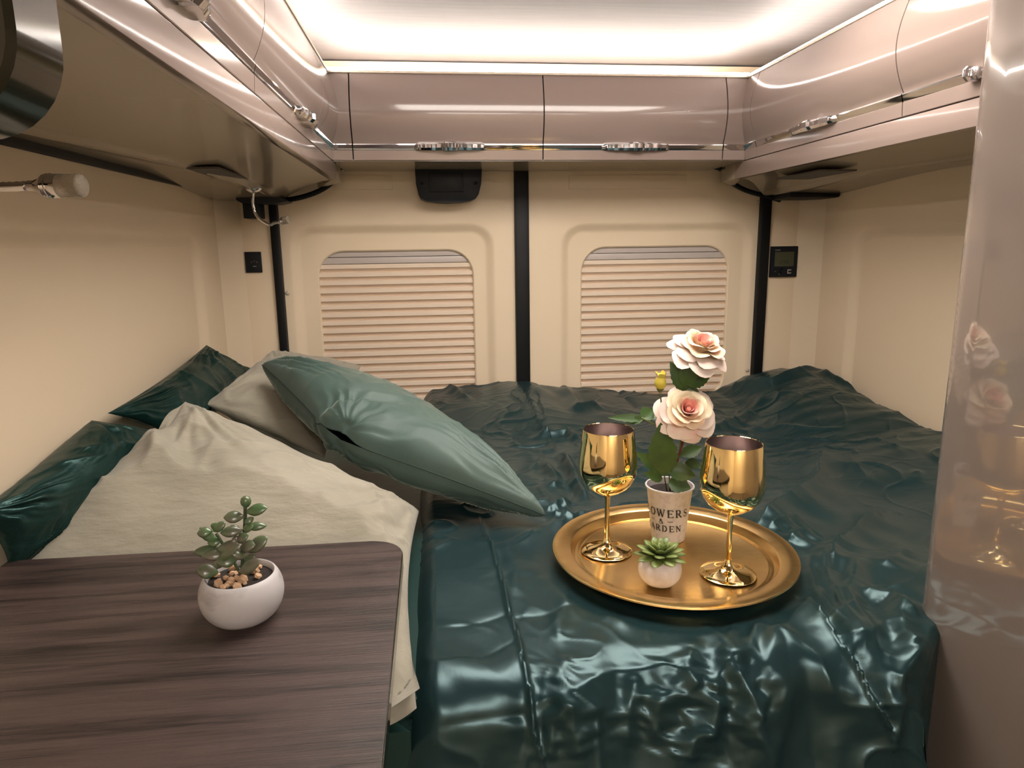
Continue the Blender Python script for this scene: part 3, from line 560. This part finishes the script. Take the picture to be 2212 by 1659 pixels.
FR0 = .07
TC = (.376, 1.03)   # tray centre
def bed_top():
    nx, nt_ = 440, 560
    xs = np.linspace(-.052, 1.232, nx); ts = np.linspace(-.30, 1.395, nt_)
    X, T = np.meshgrid(xs, ts)
    # profile: flat top, rounded front edge, drape
    a = np.clip(-T/FR0, 0, 1.25); e = np.clip(-T-1.25*FR0, 0, None)
    Yb = np.where(T >= 0, .79+T, .79-FR0*np.sin(a)-e*cos(1.25)); Zb = np.where(T >= 0, .935, .935-FR0*(1-np.cos(a))-e*sin(1.25))
    Ny = -np.sin(a); Nz = np.cos(a)
    H = np.zeros_like(X)
    rng = random.Random(11)
    def dist(pts):
        best = np.full(X.shape, 9.); side = np.zeros_like(X); tt = np.zeros_like(X); L = len(pts)-1
        for i in range(L):
            ax, ay = pts[i]; bx, by = pts[i+1]; dx, dy = bx-ax, by-ay; l2 = dx*dx+dy*dy+1e-12
            t = np.clip(((Xw-ax)*dx+(Tw-ay)*dy)/l2, 0, 1); px = Xw-ax-t*dx; py = Tw-ay-t*dy; d = np.hypot(px, py)
            c = (dx*(Tw-ay)-dy*(Xw-ax)); k = d < best
            best = np.where(k, d, best); side = np.where(k, np.sign(c), side); tt = np.where(k, (i+t)/L, tt)
        return best, side, tt
    wob = .006
    Xw = X+wob*pn(X*14, T*14, 1.3); Tw = T+wob*pn(X*14, T*14, 7.7)
    for pts, wd, ht, ty in FOLDS:
        d, sd, tt = dist(pts); end = np.clip(np.minimum(tt, 1-tt)*6+.25, 0, 1)
        wv = wd*(.7+.6*(pn(tt*5, d*0, wd*900)+.5))
        ht = ht*(2.3 if np.mean([q[1] for q in pts]) > .25 else 1.2)
        if ty == 'r': H += ht*end*(np.exp(-(d/wv)**1.6)-.25*np.exp(-((d-2.2*wv)/(1.4*wv))**2))
        elif ty == 'c': H += ht*end*np.exp(-d/wv)
        elif ty == 's': H += ht*end*(np.exp(-d/(wv*2.8))*np.where(sd > 0, -.45, 1.0)+.5*np.exp(-(d/(wv*.35))**2))
        elif ty == 's2': H += ht*end*(np.exp(-(d/(wv*1.2))**1.3))*np.where(sd > 0, 1.0, .8)
    # broad billows, puckers and fine tension creases
    H += .013*pn(X*3.1, T*3.6, .4)+.0060*pn(X*7+2*pn(X*3, T*3, 9.), T*6, 2.4)
    w1 = pn(X*5, T*5, 3.3); w2 = pn(X*5, T*5, 6.1)
    r1 = 1-np.abs(pn(X*8+1.6*w1, T*9+1.6*w2, 5.5))*2.6
    H += (.0034+.0028*sm((T-.3)/.3))*np.clip(r1, 0, 1)**4*(.35+.9*sm(pn(X*2, T*2, 8.)*1.2+.5))
    r2 = 1-np.abs(pn(X*10+2.4*w2+.5, T*26+3*w1, 15.5))*3.2
    far = sm((T-.35)/.5)
    H += .0012*np.clip(r2, 0, 1)**3*(.15+.9*far)
    H += .0045*np.exp(-(T/.10)**2)*pn(X*11, T*8+3*pn(X*5, T*5, 1.), 21.)
    # long soft horizontal ripples at the right
    H += .0009*far*sm((X-.5)/.3)*np.sin(T*95+5*pn(X*4, T*5, 2.)+X*9)
    # hanging pleats on the front drape
    dr = sm((-T+.03)/.1)
    H += dr*.017*pn(X*13+1.5*pn(X*4, T*2, 3.), T*1.8, 4.4)
    H += dr*.004*pn(X*30, T*4, 8.4)
    # keep it quiet under the tray and below pillows
    dt = np.hypot(X-TC[0], Yb-TC[1]); k = sm((dt-.185)/.05); H = H*k*np.where(T > -.02, 1, 1)-.0045*(1-k)
    H = np.maximum(H, -.013)
    Yg = Yb+H*Ny; Zg = Zb+H*Nz
    # swell towards the rear doors and the right wall
    zb = np.interp(X, [-.05, .084, .197, .30, .373, .427, .544, .734, .87, .928, 1.025, 1.09, 1.149, 1.24], [.995, 1.009, 1.017, 1.016, 1.004, .988, .972, .955, .944, .943, .973, .970, .965, .985])
    zr = np.interp(Yb, [.9, 1.52, 1.60, 1.68, 1.78, 1.89, 2.01, 2.2], [.965, .982, .978, .995, 1.0, 1.018, 1.028, .995])
    Zg += (zb-.935)*sm((Yb-1.55)/.62)*(1-sm((X-1.14)/.1))
    Zg += (zr-.935)*sm((X-.86)/.36)*sm((Yb-.95)/.3)*1.0 - (zb-.935)*0
    # the right part dips behind the tray
    Zg -= .020*np.exp(-((X-.82)/.16)**2-((Yb-1.35)/.3)**2)
    # left edge rolls down beside the pillow
    l = np.clip((-.012-X)/.04, 0, 1); Zg -= .045*l**1.6
    Zg = np.where(T > 0, np.maximum(Zg, np.where(X > -.02, .918, .86)), Zg)
    xr = np.where(Yb < .90, .585+(Yb-.72).clip(0)*(.155/.14), 1.232); xr = np.where(Yb >= .86, .74+(Yb-.86)*14, xr); xr = np.minimum(xr, 1.232)
    ex = np.clip(X-xr, 0, None); X = X-ex+np.clip(ex, 0, .012); Zg = Zg-np.clip(ex, 0, .4)*.9
    return grid_mesh('satin_duvet', X, Yg, Zg, m_satin)
tag(bed_top(), 'creased dark green satin cover spread over the bed under the tray', 'bedspread')

# ---------------------------------------------------------------- pillows
def pillow(name, c4, tt, tb, m, label, n=90, sag=.07, seed=1., wr=.004, cr=.006, pw=.5, zmin=None, lid=None, hook=None, seam=None, frq=9):
    c = [Vector(p) for p in c4]
    s = np.linspace(-1, 1, n); s = np.sign(s)*(1-(1-np.abs(s))**1.25)
    A, B = np.meshgrid(s, s)
    A2 = A*(1-sag*(1-B*B)*np.abs(A)); B2 = B*(1-sag*(1-A*A)*np.abs(B)); U = (A2+1)/2; V_ = (B2+1)/2
    K = [np.array(q) for q in c]
    P = (1-U)[..., None]*(1-V_)[..., None]*K[0]+U[..., None]*(1-V_)[..., None]*K[1]+U[..., None]*V_[..., None]*K[2]+(1-U)[..., None]*V_[..., None]*K[3]
    N = np.cross(K[2]-K[0], K[3]-K[1]); N = N/np.linalg.norm(N); N = N if N[2] > 0 else -N
    h = ((1-A*A)*(1-B*B)); h = np.clip(h, 0, 1)**pw
    out = []
    for sgn, th in ((1, tt), (-1, tb)):
        Q = P+N*(sgn*th*h)[..., None]
        w0 = pn(Q[..., 0]*frq, Q[..., 1]*frq, seed); rg = 1-np.abs(pn(Q[..., 0]*frq+1.3*w0, Q[..., 1]*frq+Q[..., 2]*6+w0, seed+4))*2.6
        d = wr*np.clip(rg, 0, 1)**2+wr*1.6*w0
        for ca, cb in ((-1, -1), (1, -1), (1, 1), (-1, 1)):   # creases that fan out from each corner
            da, db = A-ca, B-cb; r_ = np.hypot(da, db); th_ = np.arctan2(np.abs(db), np.abs(da))
            d = d+cr*pn(th_*9+.8*pn(r_*3, th_*2, seed+ca), r_*1.2, seed+3*ca+cb)*np.exp(-((r_-.45)/.42)**2)
        d = d*np.clip(h*2.5, 0, 1)
        Q = Q+N*(sgn*d)[..., None]
        if hook: Q = hook(Q, A, B, N, sgn)
        if lid is not None:
            Q[..., 2] = np.minimum(Q[..., 2], lid[0]+(lid[2] if len(lid) > 2 else .9)*np.clip(Q[..., 1]-lid[1], 0, None))
        if zmin is not None: Q[..., 2] = np.maximum(Q[..., 2], zmin+(0 if sgn < 0 else .004*h))
        Q[..., 0] = np.maximum(Q[..., 0], XL+.008)
        out.append(Q)
    T_, Bt = out
    idx = np.arange(n*n).reshape(n, n); co = np.concatenate([T_.reshape(-1, 3), Bt.reshape(-1, 3)])
    q1 = np.stack([idx[:-1, :-1], idx[:-1, 1:], idx[1:, 1:], idx[1:, :-1]], -1).reshape(-1, 4); q2 = q1[:, ::-1]+n*n
    me = bpy.data.meshes.new(name); me.from_pydata(co.tolist(), [], np.concatenate([q1, q2]).tolist())
    bm = bmesh.new(); bm.from_mesh(me); bmesh.ops.remove_doubles(bm, verts=bm.verts[:], dist=2e-4); bmesh.ops.recalc_face_normals(bm, faces=bm.faces[:]); bm.to_mesh(me); bm.free()
    me.polygons.foreach_set('use_smooth', [True]*len(me.polygons)); me.materials.append(m)
    o = bpy.data.objects.new(name, me); C.objects.link(o); tag(o, label, 'pillow')
    if seam:
        ring = [T_[0, i] for i in range(0, n, 3)]+[T_[i, -1] for i in range(0, n, 3)]+[T_[-1, i] for i in range(n-1, 0, -3)]+[T_[i, 0] for i in range(n-1, -1, -3)]
        tube('seam', [tuple(p) for p in ring], seam, m_seam, o, 6, smooth_path=False)
    return o
def hookD(Q, A, B, N, s):
    # soft hollow from the top corner down to the table side, a ridge beside it
    d = np.abs((A-.1)*.8+(B+.15)*.6-.0)
    Q = Q+N*(s*(.012*np.exp(-((A*.75+B*.65+.35)/.10)**2)-.016*np.exp(-((A*.75+B*.65+.12)/.13)**2)))[..., None]
    for a0, b0, a1, b1, wd, ht in ((.95, -.85, -.45, -.45, .05, .006), (.45, -.95, -.1, -.55, .04, .007), (-.1, -.55, -.6, .1, .05, -.006), (.35, -.6, .75, -.05, .035, .004), (.0, -.1, .7, .35, .03, .003),
                                   (-.2, -.95, -.35, -.5, .04, .006), (-.3, -.4, .1, .5, .03, .003), (.8, .6, .1, .85, .04, .005), (-.2, .95, -.5, .6, .04, .006), (-.75, .95, -.6, .6, .04, .006), (.2, .95, .0, .65, .035, .005)):
        dx, dy = a1-a0, b1-b0; t = np.clip(((A-a0)*dx+(B-b0)*dy)/(dx*dx+dy*dy), 0, 1); wv = .05*pn(A*3, B*3, a0*7)
        d = np.hypot(A-a0-t*dx+wv, B-b0-t*dy+wv)
        Q = Q+N*(s*ht*1.3*np.exp(-(d/wd)**1.5)*np.clip(np.minimum(t, 1-t)*5+.3, 0, 1))[..., None]
    Q[..., 1] -= .17*(1-np.abs(B)**3.5)*(((1-A)/2)**1.6)
    return Q
def hookE(Q, A, B, N, s):
    # tucked-in front corner
    w_ = np.exp(-(((A-1)**2+(B+1)**2)/.035)); ctr = Q.mean((0, 1))
    dirv = ctr-Q; dirv /= (np.linalg.norm(dirv, axis=-1)[..., None]+1e-9)
    Q = Q+dirv*(.026*w_)[..., None]
    f1 = np.exp(-((A-.28+.25*(B+.0))/.05)**2)*sm((-B+.1)/.4)*.010   # pulled fold on the upper face
    Q = Q-N*(s*f1)[..., None]*(1 if s > 0 else .5)
    return Q
P_ = PIL
pillow('green_pillow', P_['A'], .035, .03, m_satin2, 'dark green pillow standing in the left rear corner, its corner pointing up', seed=2.2, sag=.10, wr=.005, cr=.008, zmin=.925)
pillow('green_pillow', P_['B'], .055, .05, m_satin2, 'dark green satin pillow lying along the left wall behind the table', seed=5.1, sag=.05, wr=.006, cr=.010, zmin=.925)
pillow('linen_pillow', P_['C'], .050, .05, m_linen, 'pale linen pillow behind the velvet cushion, mostly hidden and shaded', seed=7.3, sag=.06, wr=.006, cr=.006, zmin=.925)
pillow('linen_pillow', P_['D'], .070, .04, m_linen, 'large crumpled sage linen pillow lying behind and beside the dark table', n=130, seed=9.7, sag=.06, wr=.006, cr=.011, pw=.42, zmin=.922, lid=(.986, .99), hook=hookD, frq=7)
pillow('velvet_cushion', P_['E'], .085, .070, m_velvet, 'plump green velvet cushion leaning on the linen pillows', n=130, seed=12.2, sag=.05, wr=.0030, cr=.011, pw=.34, zmin=.945, hook=hookE, seam=.0011)

# ---------------------------------------------------------------- table
tb = thing('table', 'dark brown oak-grained table with rounded corner at lower left', 'table')
TZ = 1.02
ring = [(XL+.006, .22), (-.058, .22)]
for i in range(9):
    a = radians(90*i/8); ring.append((-.058-.045+.045*cos(a), .982-.045+.045*sin(a)))
ring += [(XL+.006, .990)]
flat_slab('tabletop', ring, TZ-.026, TZ, m_wood, tb, .0015)
flat_slab('edge_band', [(x+(.0012 if x > -.3 else 0), y) for x, y in ring], TZ-.0245, TZ-.003, m_dark, tb, .001)
box('support_panel', -.100, -.082, .26, .66, .02, TZ-.027, m_cap, tb, .002)

# ---------------------------------------------------------------- tray and goblets
TZ0 = .9405
tr = thing('serving_tray', 'round worn brass tray on the green satin bedspread', 'tray')
lathe('plate', [(0, .0), (.148, .0), (.150, .0012), (.153, .0012), (.155, .0), (.160, .001), (.1655, .0125), (.168, .0150), (.194, .0170), (.1965, .0165), (.1972, .0145), (.1955, .0135), (.170, .0120), (.166, .0095), (.162, -.0015), (0, -.003)], (*TC, TZ0), m_tray, tr, 96)
def goblet(label, c):
    g = thing('wine_goblet', label, 'goblet', 'gold goblets on the tray')
    W = lambda pr: [(r_*1.12 if r_ > .0058 else r_, z*1.035) for r_, z in pr]
    lathe('foot', W([(0, 0), (.0375, 0), (.0385, .001), (.0378, .002), (.030, .0035), (.018, .0065), (.010, .0115), (.0062, .018), (.0050, .024), (0, .024)]), c, m_gold, g, 64)
    lathe('stem', W([(.0050, .023), (.0042, .035), (.0039, .060), (.0041, .085), (.0055, .096), (0, .096)]), c, m_gold, g, 32)
    lathe('bowl', W([(.0050, .0945), (.010, .0975), (.021, .1035), (.031, .1115), (.038, .1215), (.0420, .1335), (.0432, .145), (.0425, .158), (.0400, .180), (.0372, .204), (.0368, .2052), (.0362, .2045)]), c, m_gold, g, 96)
    lathe('inner_wall', W([(.0362, .2045), (.0388, .180), (.0413, .158), (.0419, .145), (.0405, .1335), (.036, .1225), (.029, .1130), (.019, .106), (0, .103)]), c, m_steel, g, 96)
    return g
gl, gr_, sp, fp = GLASS
goblet('gold wine goblet at the left of the tray, mirror polished', (gl[0], gl[1], TZ0+.0005))
goblet('gold wine goblet at the right of the tray, nearer the wardrobe', (gr_[0], gr_[1], TZ0+.0005))

# ---------------------------------------------------------------- leaves, petals
def leaf(name, base, tip, wd, m, parent, fold=.25, bend=.15, serr=.06, fac=None, n=12):
    b_ = Vector(base); t = Vector(tip); d = t-b_; L = d.length; d.normalize()
    view = (Vector((0, 0, ZC+.25))-b_).normalized() if fac is None else fac
    s = d.cross(view).normalized(); nn = s.cross(d).normalized()
    v = []; f = []
    for i in range(n+1):
        x = i/n; hw = wd/2*(sin(pi*min(1, x**.80))**.85)*(1+serr*(1 if i % 2 else -1)) if 0 < i < n else .0004
        for k in (-1, -.5, 0, .5, 1):
            v.append(b_+d*(L*x)+s*(hw*k)+nn*(abs(k)*hw*fold-(x-.35)**2*L*bend+L*bend*.12))
    for i in range(n):
        for k in range(4): f.append((i*5+k, i*5+k+1, (i+1)*5+k+1, (i+1)*5+k))
    return new(name, v, f, m, parent, True)
def petal(parent, c, ax, ang, R, r0, r1, H, hw, curl, m, sd, name='petal', tuck=0.):
    z = Vector(ax).normalized(); x = z.orthogonal().normalized(); y = z.cross(x); v = []; f = []; nu, nv = 8, 8
    rn = random.Random(sd); p1, p2 = rn.random()*6, rn.random()*6
    for j in range(nv+1):
        t = j/nv
        for i in range(nu+1):
            u = -1+2*i/nu; wdt = hw*(.50+.60*sin(pi*min(1, .10+t*.52)))
            tt = t*(1-.20*u*u*u*u*t-.07*u*u)*(1+.035*sin(3*u+p1)*t)
            r_ = R*(r0+r1*tt**1.15); h_ = R*H*(tt**.75)-R*curl*max(0, tt-.5)**2*3.0+R*.045*t*sin(4*u+p2)
            r_ += R*curl*.30*max(0, tt-.5)
            a = ang+u*wdt*(1-.15*tt)
            v.append(Vector(c)+x*(r_*cos(a))+y*(r_*sin(a))+z*(h_-R*tuck))
    for j in range(nv):
        for i in range(nu): q = j*(nu+1)+i; f.append((q, q+1, q+nu+2, q+nu+1))
    return new(name, v, f, m, parent, True)
def rose(parent, c, ax, R, sd):
    z = Vector(ax).normalized(); core = lathe('bloom', [(0, .0), (R*.10, R*.02), (R*.13, R*.30), (R*.08, R*.52), (0, R*.56)], (0, 0, 0), m_pet_i, parent, 16)
    core.rotation_mode = 'QUATERNION'; core.rotation_quaternion = z.to_track_quat('Z', 'Y'); core.location = c
    rn = random.Random(sd); inv = core.matrix_world
    layers = [(4, .05, .13, .74, 1.15, .05, m_pet_i), (4, .10, .20, .78, 1.05, .08, m_pet_i), (4, .15, .30, .78, 1.05, .12, m_pet_m), (4, .18, .42, .74, 1.0, .20, m_pet_m), (5, .20, .56, .60, .86, .30, m_pet_m), (5, .22, .74, .34, .76, .34, m_pet_o), (6, .22, .86, .08, .66, .40, m_pet_o)]
    a0 = 0
    for li, (n_, r0, r1, H, hw, cu, mm) in enumerate(layers):
        a0 += .7
        for k in range(n_):
            p = petal(None, c, ax, a0+2*pi*k/n_+rn.uniform(-.15, .15), R*rn.uniform(.93, 1.06), r0, r1, H+rn.uniform(-.04, .04), hw, cu*rn.uniform(.7, 1.3), mm, sd*50+li*9+k)
            p.parent = core; p.matrix_parent_inverse = (Matrix.Translation(core.location) @ core.rotation_quaternion.to_matrix().to_4x4()).inverted()
    return core
# potted rose
rs = thing('potted_rose', 'pale pink and cream artificial roses in a printed whitewashed pot on the tray', 'flowers')
pc = (fp[0], fp[1], TZ0+.0005); PH = .098; ra, rb = .0280, .0400
pot = lathe('pot', [(0, 0), (ra-.001, 0), (ra, .001), (ra+.0006, .004), (rb-.001, PH-.004), (rb+.0006, PH-.002), (rb+.001, PH), (rb-.0008, PH+.0008), (rb-.0016, PH-.003), (rb-.0025, PH-.012), (0, PH-.012)], pc, m_zinc, rs, 64)
tor = lathe('rim', [(rb-.0006, PH-.0026), (rb+.0016, PH-.0018), (rb+.0020, PH), (rb+.0006, PH+.0014), (rb-.001, PH+.0006), (rb-.0006, PH-.0026)], pc, m_rim, pot, 64)
lathe('soil', [(0, PH-.0105), (rb*.5, PH-.009), (rb-.0026, PH-.011), (rb-.003, PH-.0118)], pc, m_soil, rs, 48)
view_a = math.atan2(-pc[1], -pc[0])
def cone_map(zc, off):
    def f_(u, v_):
        z = zc+v_; r_ = ra+(rb-ra)*z/PH+.0009
        a = view_a+off+u/r_
        return (pc[0]+r_*cos(a), pc[1]+r_*sin(a), pc[2]+z)
    return f_
def flip(fn): return lambda u, v_: fn(u, v_)
OFF = -radians(21)
lettering('lettering', 'FLOWERS', .0135, cone_map(.0515, OFF), m_ink, pot, .19, .09, gap=.16)
lettering('lettering', '- & -', .0092, cone_map(.0385, OFF), m_ink, pot, .17, .09, gap=.12)
lettering('lettering', 'GARDEN', .0108, cone_map(.0245, OFF), m_ink, pot, .19, .09, gap=.18)
for i, st in enumerate(RSTEM):
    st = [tuple(p) for p in st]; st[0] = (pc[0]+(st[0][0]-.39)*.5, pc[1], pc[2]+PH-.012) if i < 3 else st[0]
    tube('stem', st, .0017 if i in (0, 3) else .0012, m_redstem if i == 0 else m_stem, rs, 8)
for b_, t_, w_ in RLEAF: leaf('leaf', b_, t_, w_*1.18, m_leaf, rs, serr=.07)
r1c, r2c, budc, lf3 = ROSEC
rose(rs, (r1c[0]-.002, r1c[1]+.005, r1c[2]-.008), (-.12, -.80, .58), .046, 3)
rose(rs, (r2c[0]-.003, r2c[1]+.01, r2c[2]-.014), (.20, -.45, .87), .047, 8)
bud = lathe('bud', [(0, 0), (.0045, .001), (.0085, .006), (.0095, .013), (.0075, .021), (.004, .027), (0, .028)], (budc[0], budc[1], budc[2]-.011), m_bud, rs, 16)
for k in range(5):
    petal(bud, (budc[0], budc[1], budc[2]-.011), (0, 0, 1), k*1.256, .013, .30, .45, 2.3, .75, .10 if k % 2 else -.05, m_bud if k != 2 else m_pet_o, 90+k)
lathe('sepal', [(0, -.003), (.002, -.003), (.004, 0), (.0065, .003), (.0045, .004), (0, .004)], (budc[0], budc[1], budc[2]-.0125), m_stem, rs, 12)

# small succulent on the tray
def round_pot(t, c, R, m, H, mouth):
    pr = [(0, 0), (R*.52, 0), (R*.56, .001)]
    for i in range(1, 13):
        a = -1.02+i*(1.02+mouth)/12; pr.append((R*cos(a)**.8, R*.82*(sin(a)+.86)))
    top = pr[-1]; pr += [(top[0]-.002, top[1]+.0006), (top[0]-.004, top[1]-.002), (top[0]-.004, top[1]-.008), (0, top[1]-.008)]
    o = lathe('pot', pr, c, m, t, 56); return top
sc = thing('succulent', 'small green rosette succulent in a round white pot on the tray', 'plant')
c = (sp[0], sp[1], TZ0+.0005); top = round_pot(sc, c, .0325, m_conc, 0, .80)
lathe('soil', [(0, top[1]-.003), (top[0]-.0042, top[1]-.004)], c, m_soil, sc, 24)
zt = c[2]+top[1]-.002
def fat_leaf(name, base, tip, wd, th, m, parent, up=(0, 0, 1), pw=1.):
    b_ = Vector(base); d = Vector(tip)-b_; L = d.length; d.normalize(); s = d.cross(Vector(up))
    s = s.normalized() if s.length > .05 else Vector((1, 0, 0)); nn = s.cross(d); v = []; f = []; n, k = 9, 8
    for i in range(n+1):
        x = i/n; r_ = (sin(pi*x**pw)**.75) if 0 < i < n else .02
        for j in range(k):
            a = 2*pi*j/k; v.append(b_+d*(L*x)+s*(wd/2*r_*cos(a))+nn*(th/2*r_*sin(a)-(x-.5)**2*L*.12+L*.03))
    for i in range(n):
        for j in range(k): f.append((i*k+j, i*k+(j+1) % k, (i+1)*k+(j+1) % k, (i+1)*k+j))
    f.append(tuple(range(k))[::-1]); f.append(tuple(n*k+j for j in range(k)))
    return new(name, v, f, m, parent, True)
for li, (n_, el, L, wd) in enumerate(((9, 4, .038, .018), (8, 24, .036, .0175), (7, 44, .030, .016), (5, 64, .024, .013), (3, 80, .016, .009))):
    for k in range(n_):
        a = 2*pi*k/n_+li*.41; e = radians(el+random.uniform(-4, 4))
        b_ = (c[0]+.003*cos(a), c[1]+.003*sin(a), zt+.002+li*.0012)
        t_ = (b_[0]+L*cos(e)*cos(a), b_[1]+L*cos(e)*sin(a), b_[2]+L*sin(e))
        fat_leaf('leaf', b_, t_, wd, .0045, m_succ, sc, pw=1.35)

# jade plant on the table
jd = thing('jade_plant', 'leafy jade plant in a round white marbled pot on the dark table', 'plant')
c = (-.2365, .782, TZ+.0005); R = .0475
top = round_pot(jd, c, R, m_conc2, 0, .62)
lathe('soil', [(0, top[1]-.005), (top[0]-.0042, top[1]-.006)], c, m_soil, jd, 24)
zt = c[2]+top[1]-.004
rp = random.Random(5); pebm = None
for i in range(26):
    a = rp.random()*6.283; r_ = (top[0]-.009)*rp.random()**.5
    if pebm is None:
        bm = bmesh.new(); bmesh.ops.create_icosphere(bm, subdivisions=1, radius=.0042); o = from_bm('pebble', bm, m_pebble, jd, True); pebm = o.data
    else:
        o = bpy.data.objects.new('pebble', pebm); C.objects.link(o); o.parent = jd
    o.location = (c[0]+r_*cos(a), c[1]+r_*sin(a), zt+rp.random()*.003); s_ = rp.uniform(.7, 1.3); o.scale = (s_*1.2, s_, s_*.75); o.rotation_euler = (rp.random(), rp.random(), rp.random()*3)
JO = Vector((c[0]+.232-.006, c[1]-.765, 0))
tube('stem', [Vector(p)+JO for p in JSTEM[0]], .0021, m_jstem, jd, 8)
tube('stem', [Vector(p)+JO for p in JSTEM[1]], .0018, m_jstem, jd, 8)
for b_, t_, w_ in JADE: fat_leaf('leaf', Vector(b_)+JO, Vector(t_)+JO, w_*1.9, .0060, m_jade, jd, up=(0, -.75, .66), pw=1.1)
lathe('bud', [(0, 0), (.003, .0008), (.0055, .004), (.0062, .0075), (.0050, .0115), (.002, .0135), (0, .0138)], Vector(JSTEM[2])+JO-Vector((0, 0, .006)), m_jade, jd, 16)
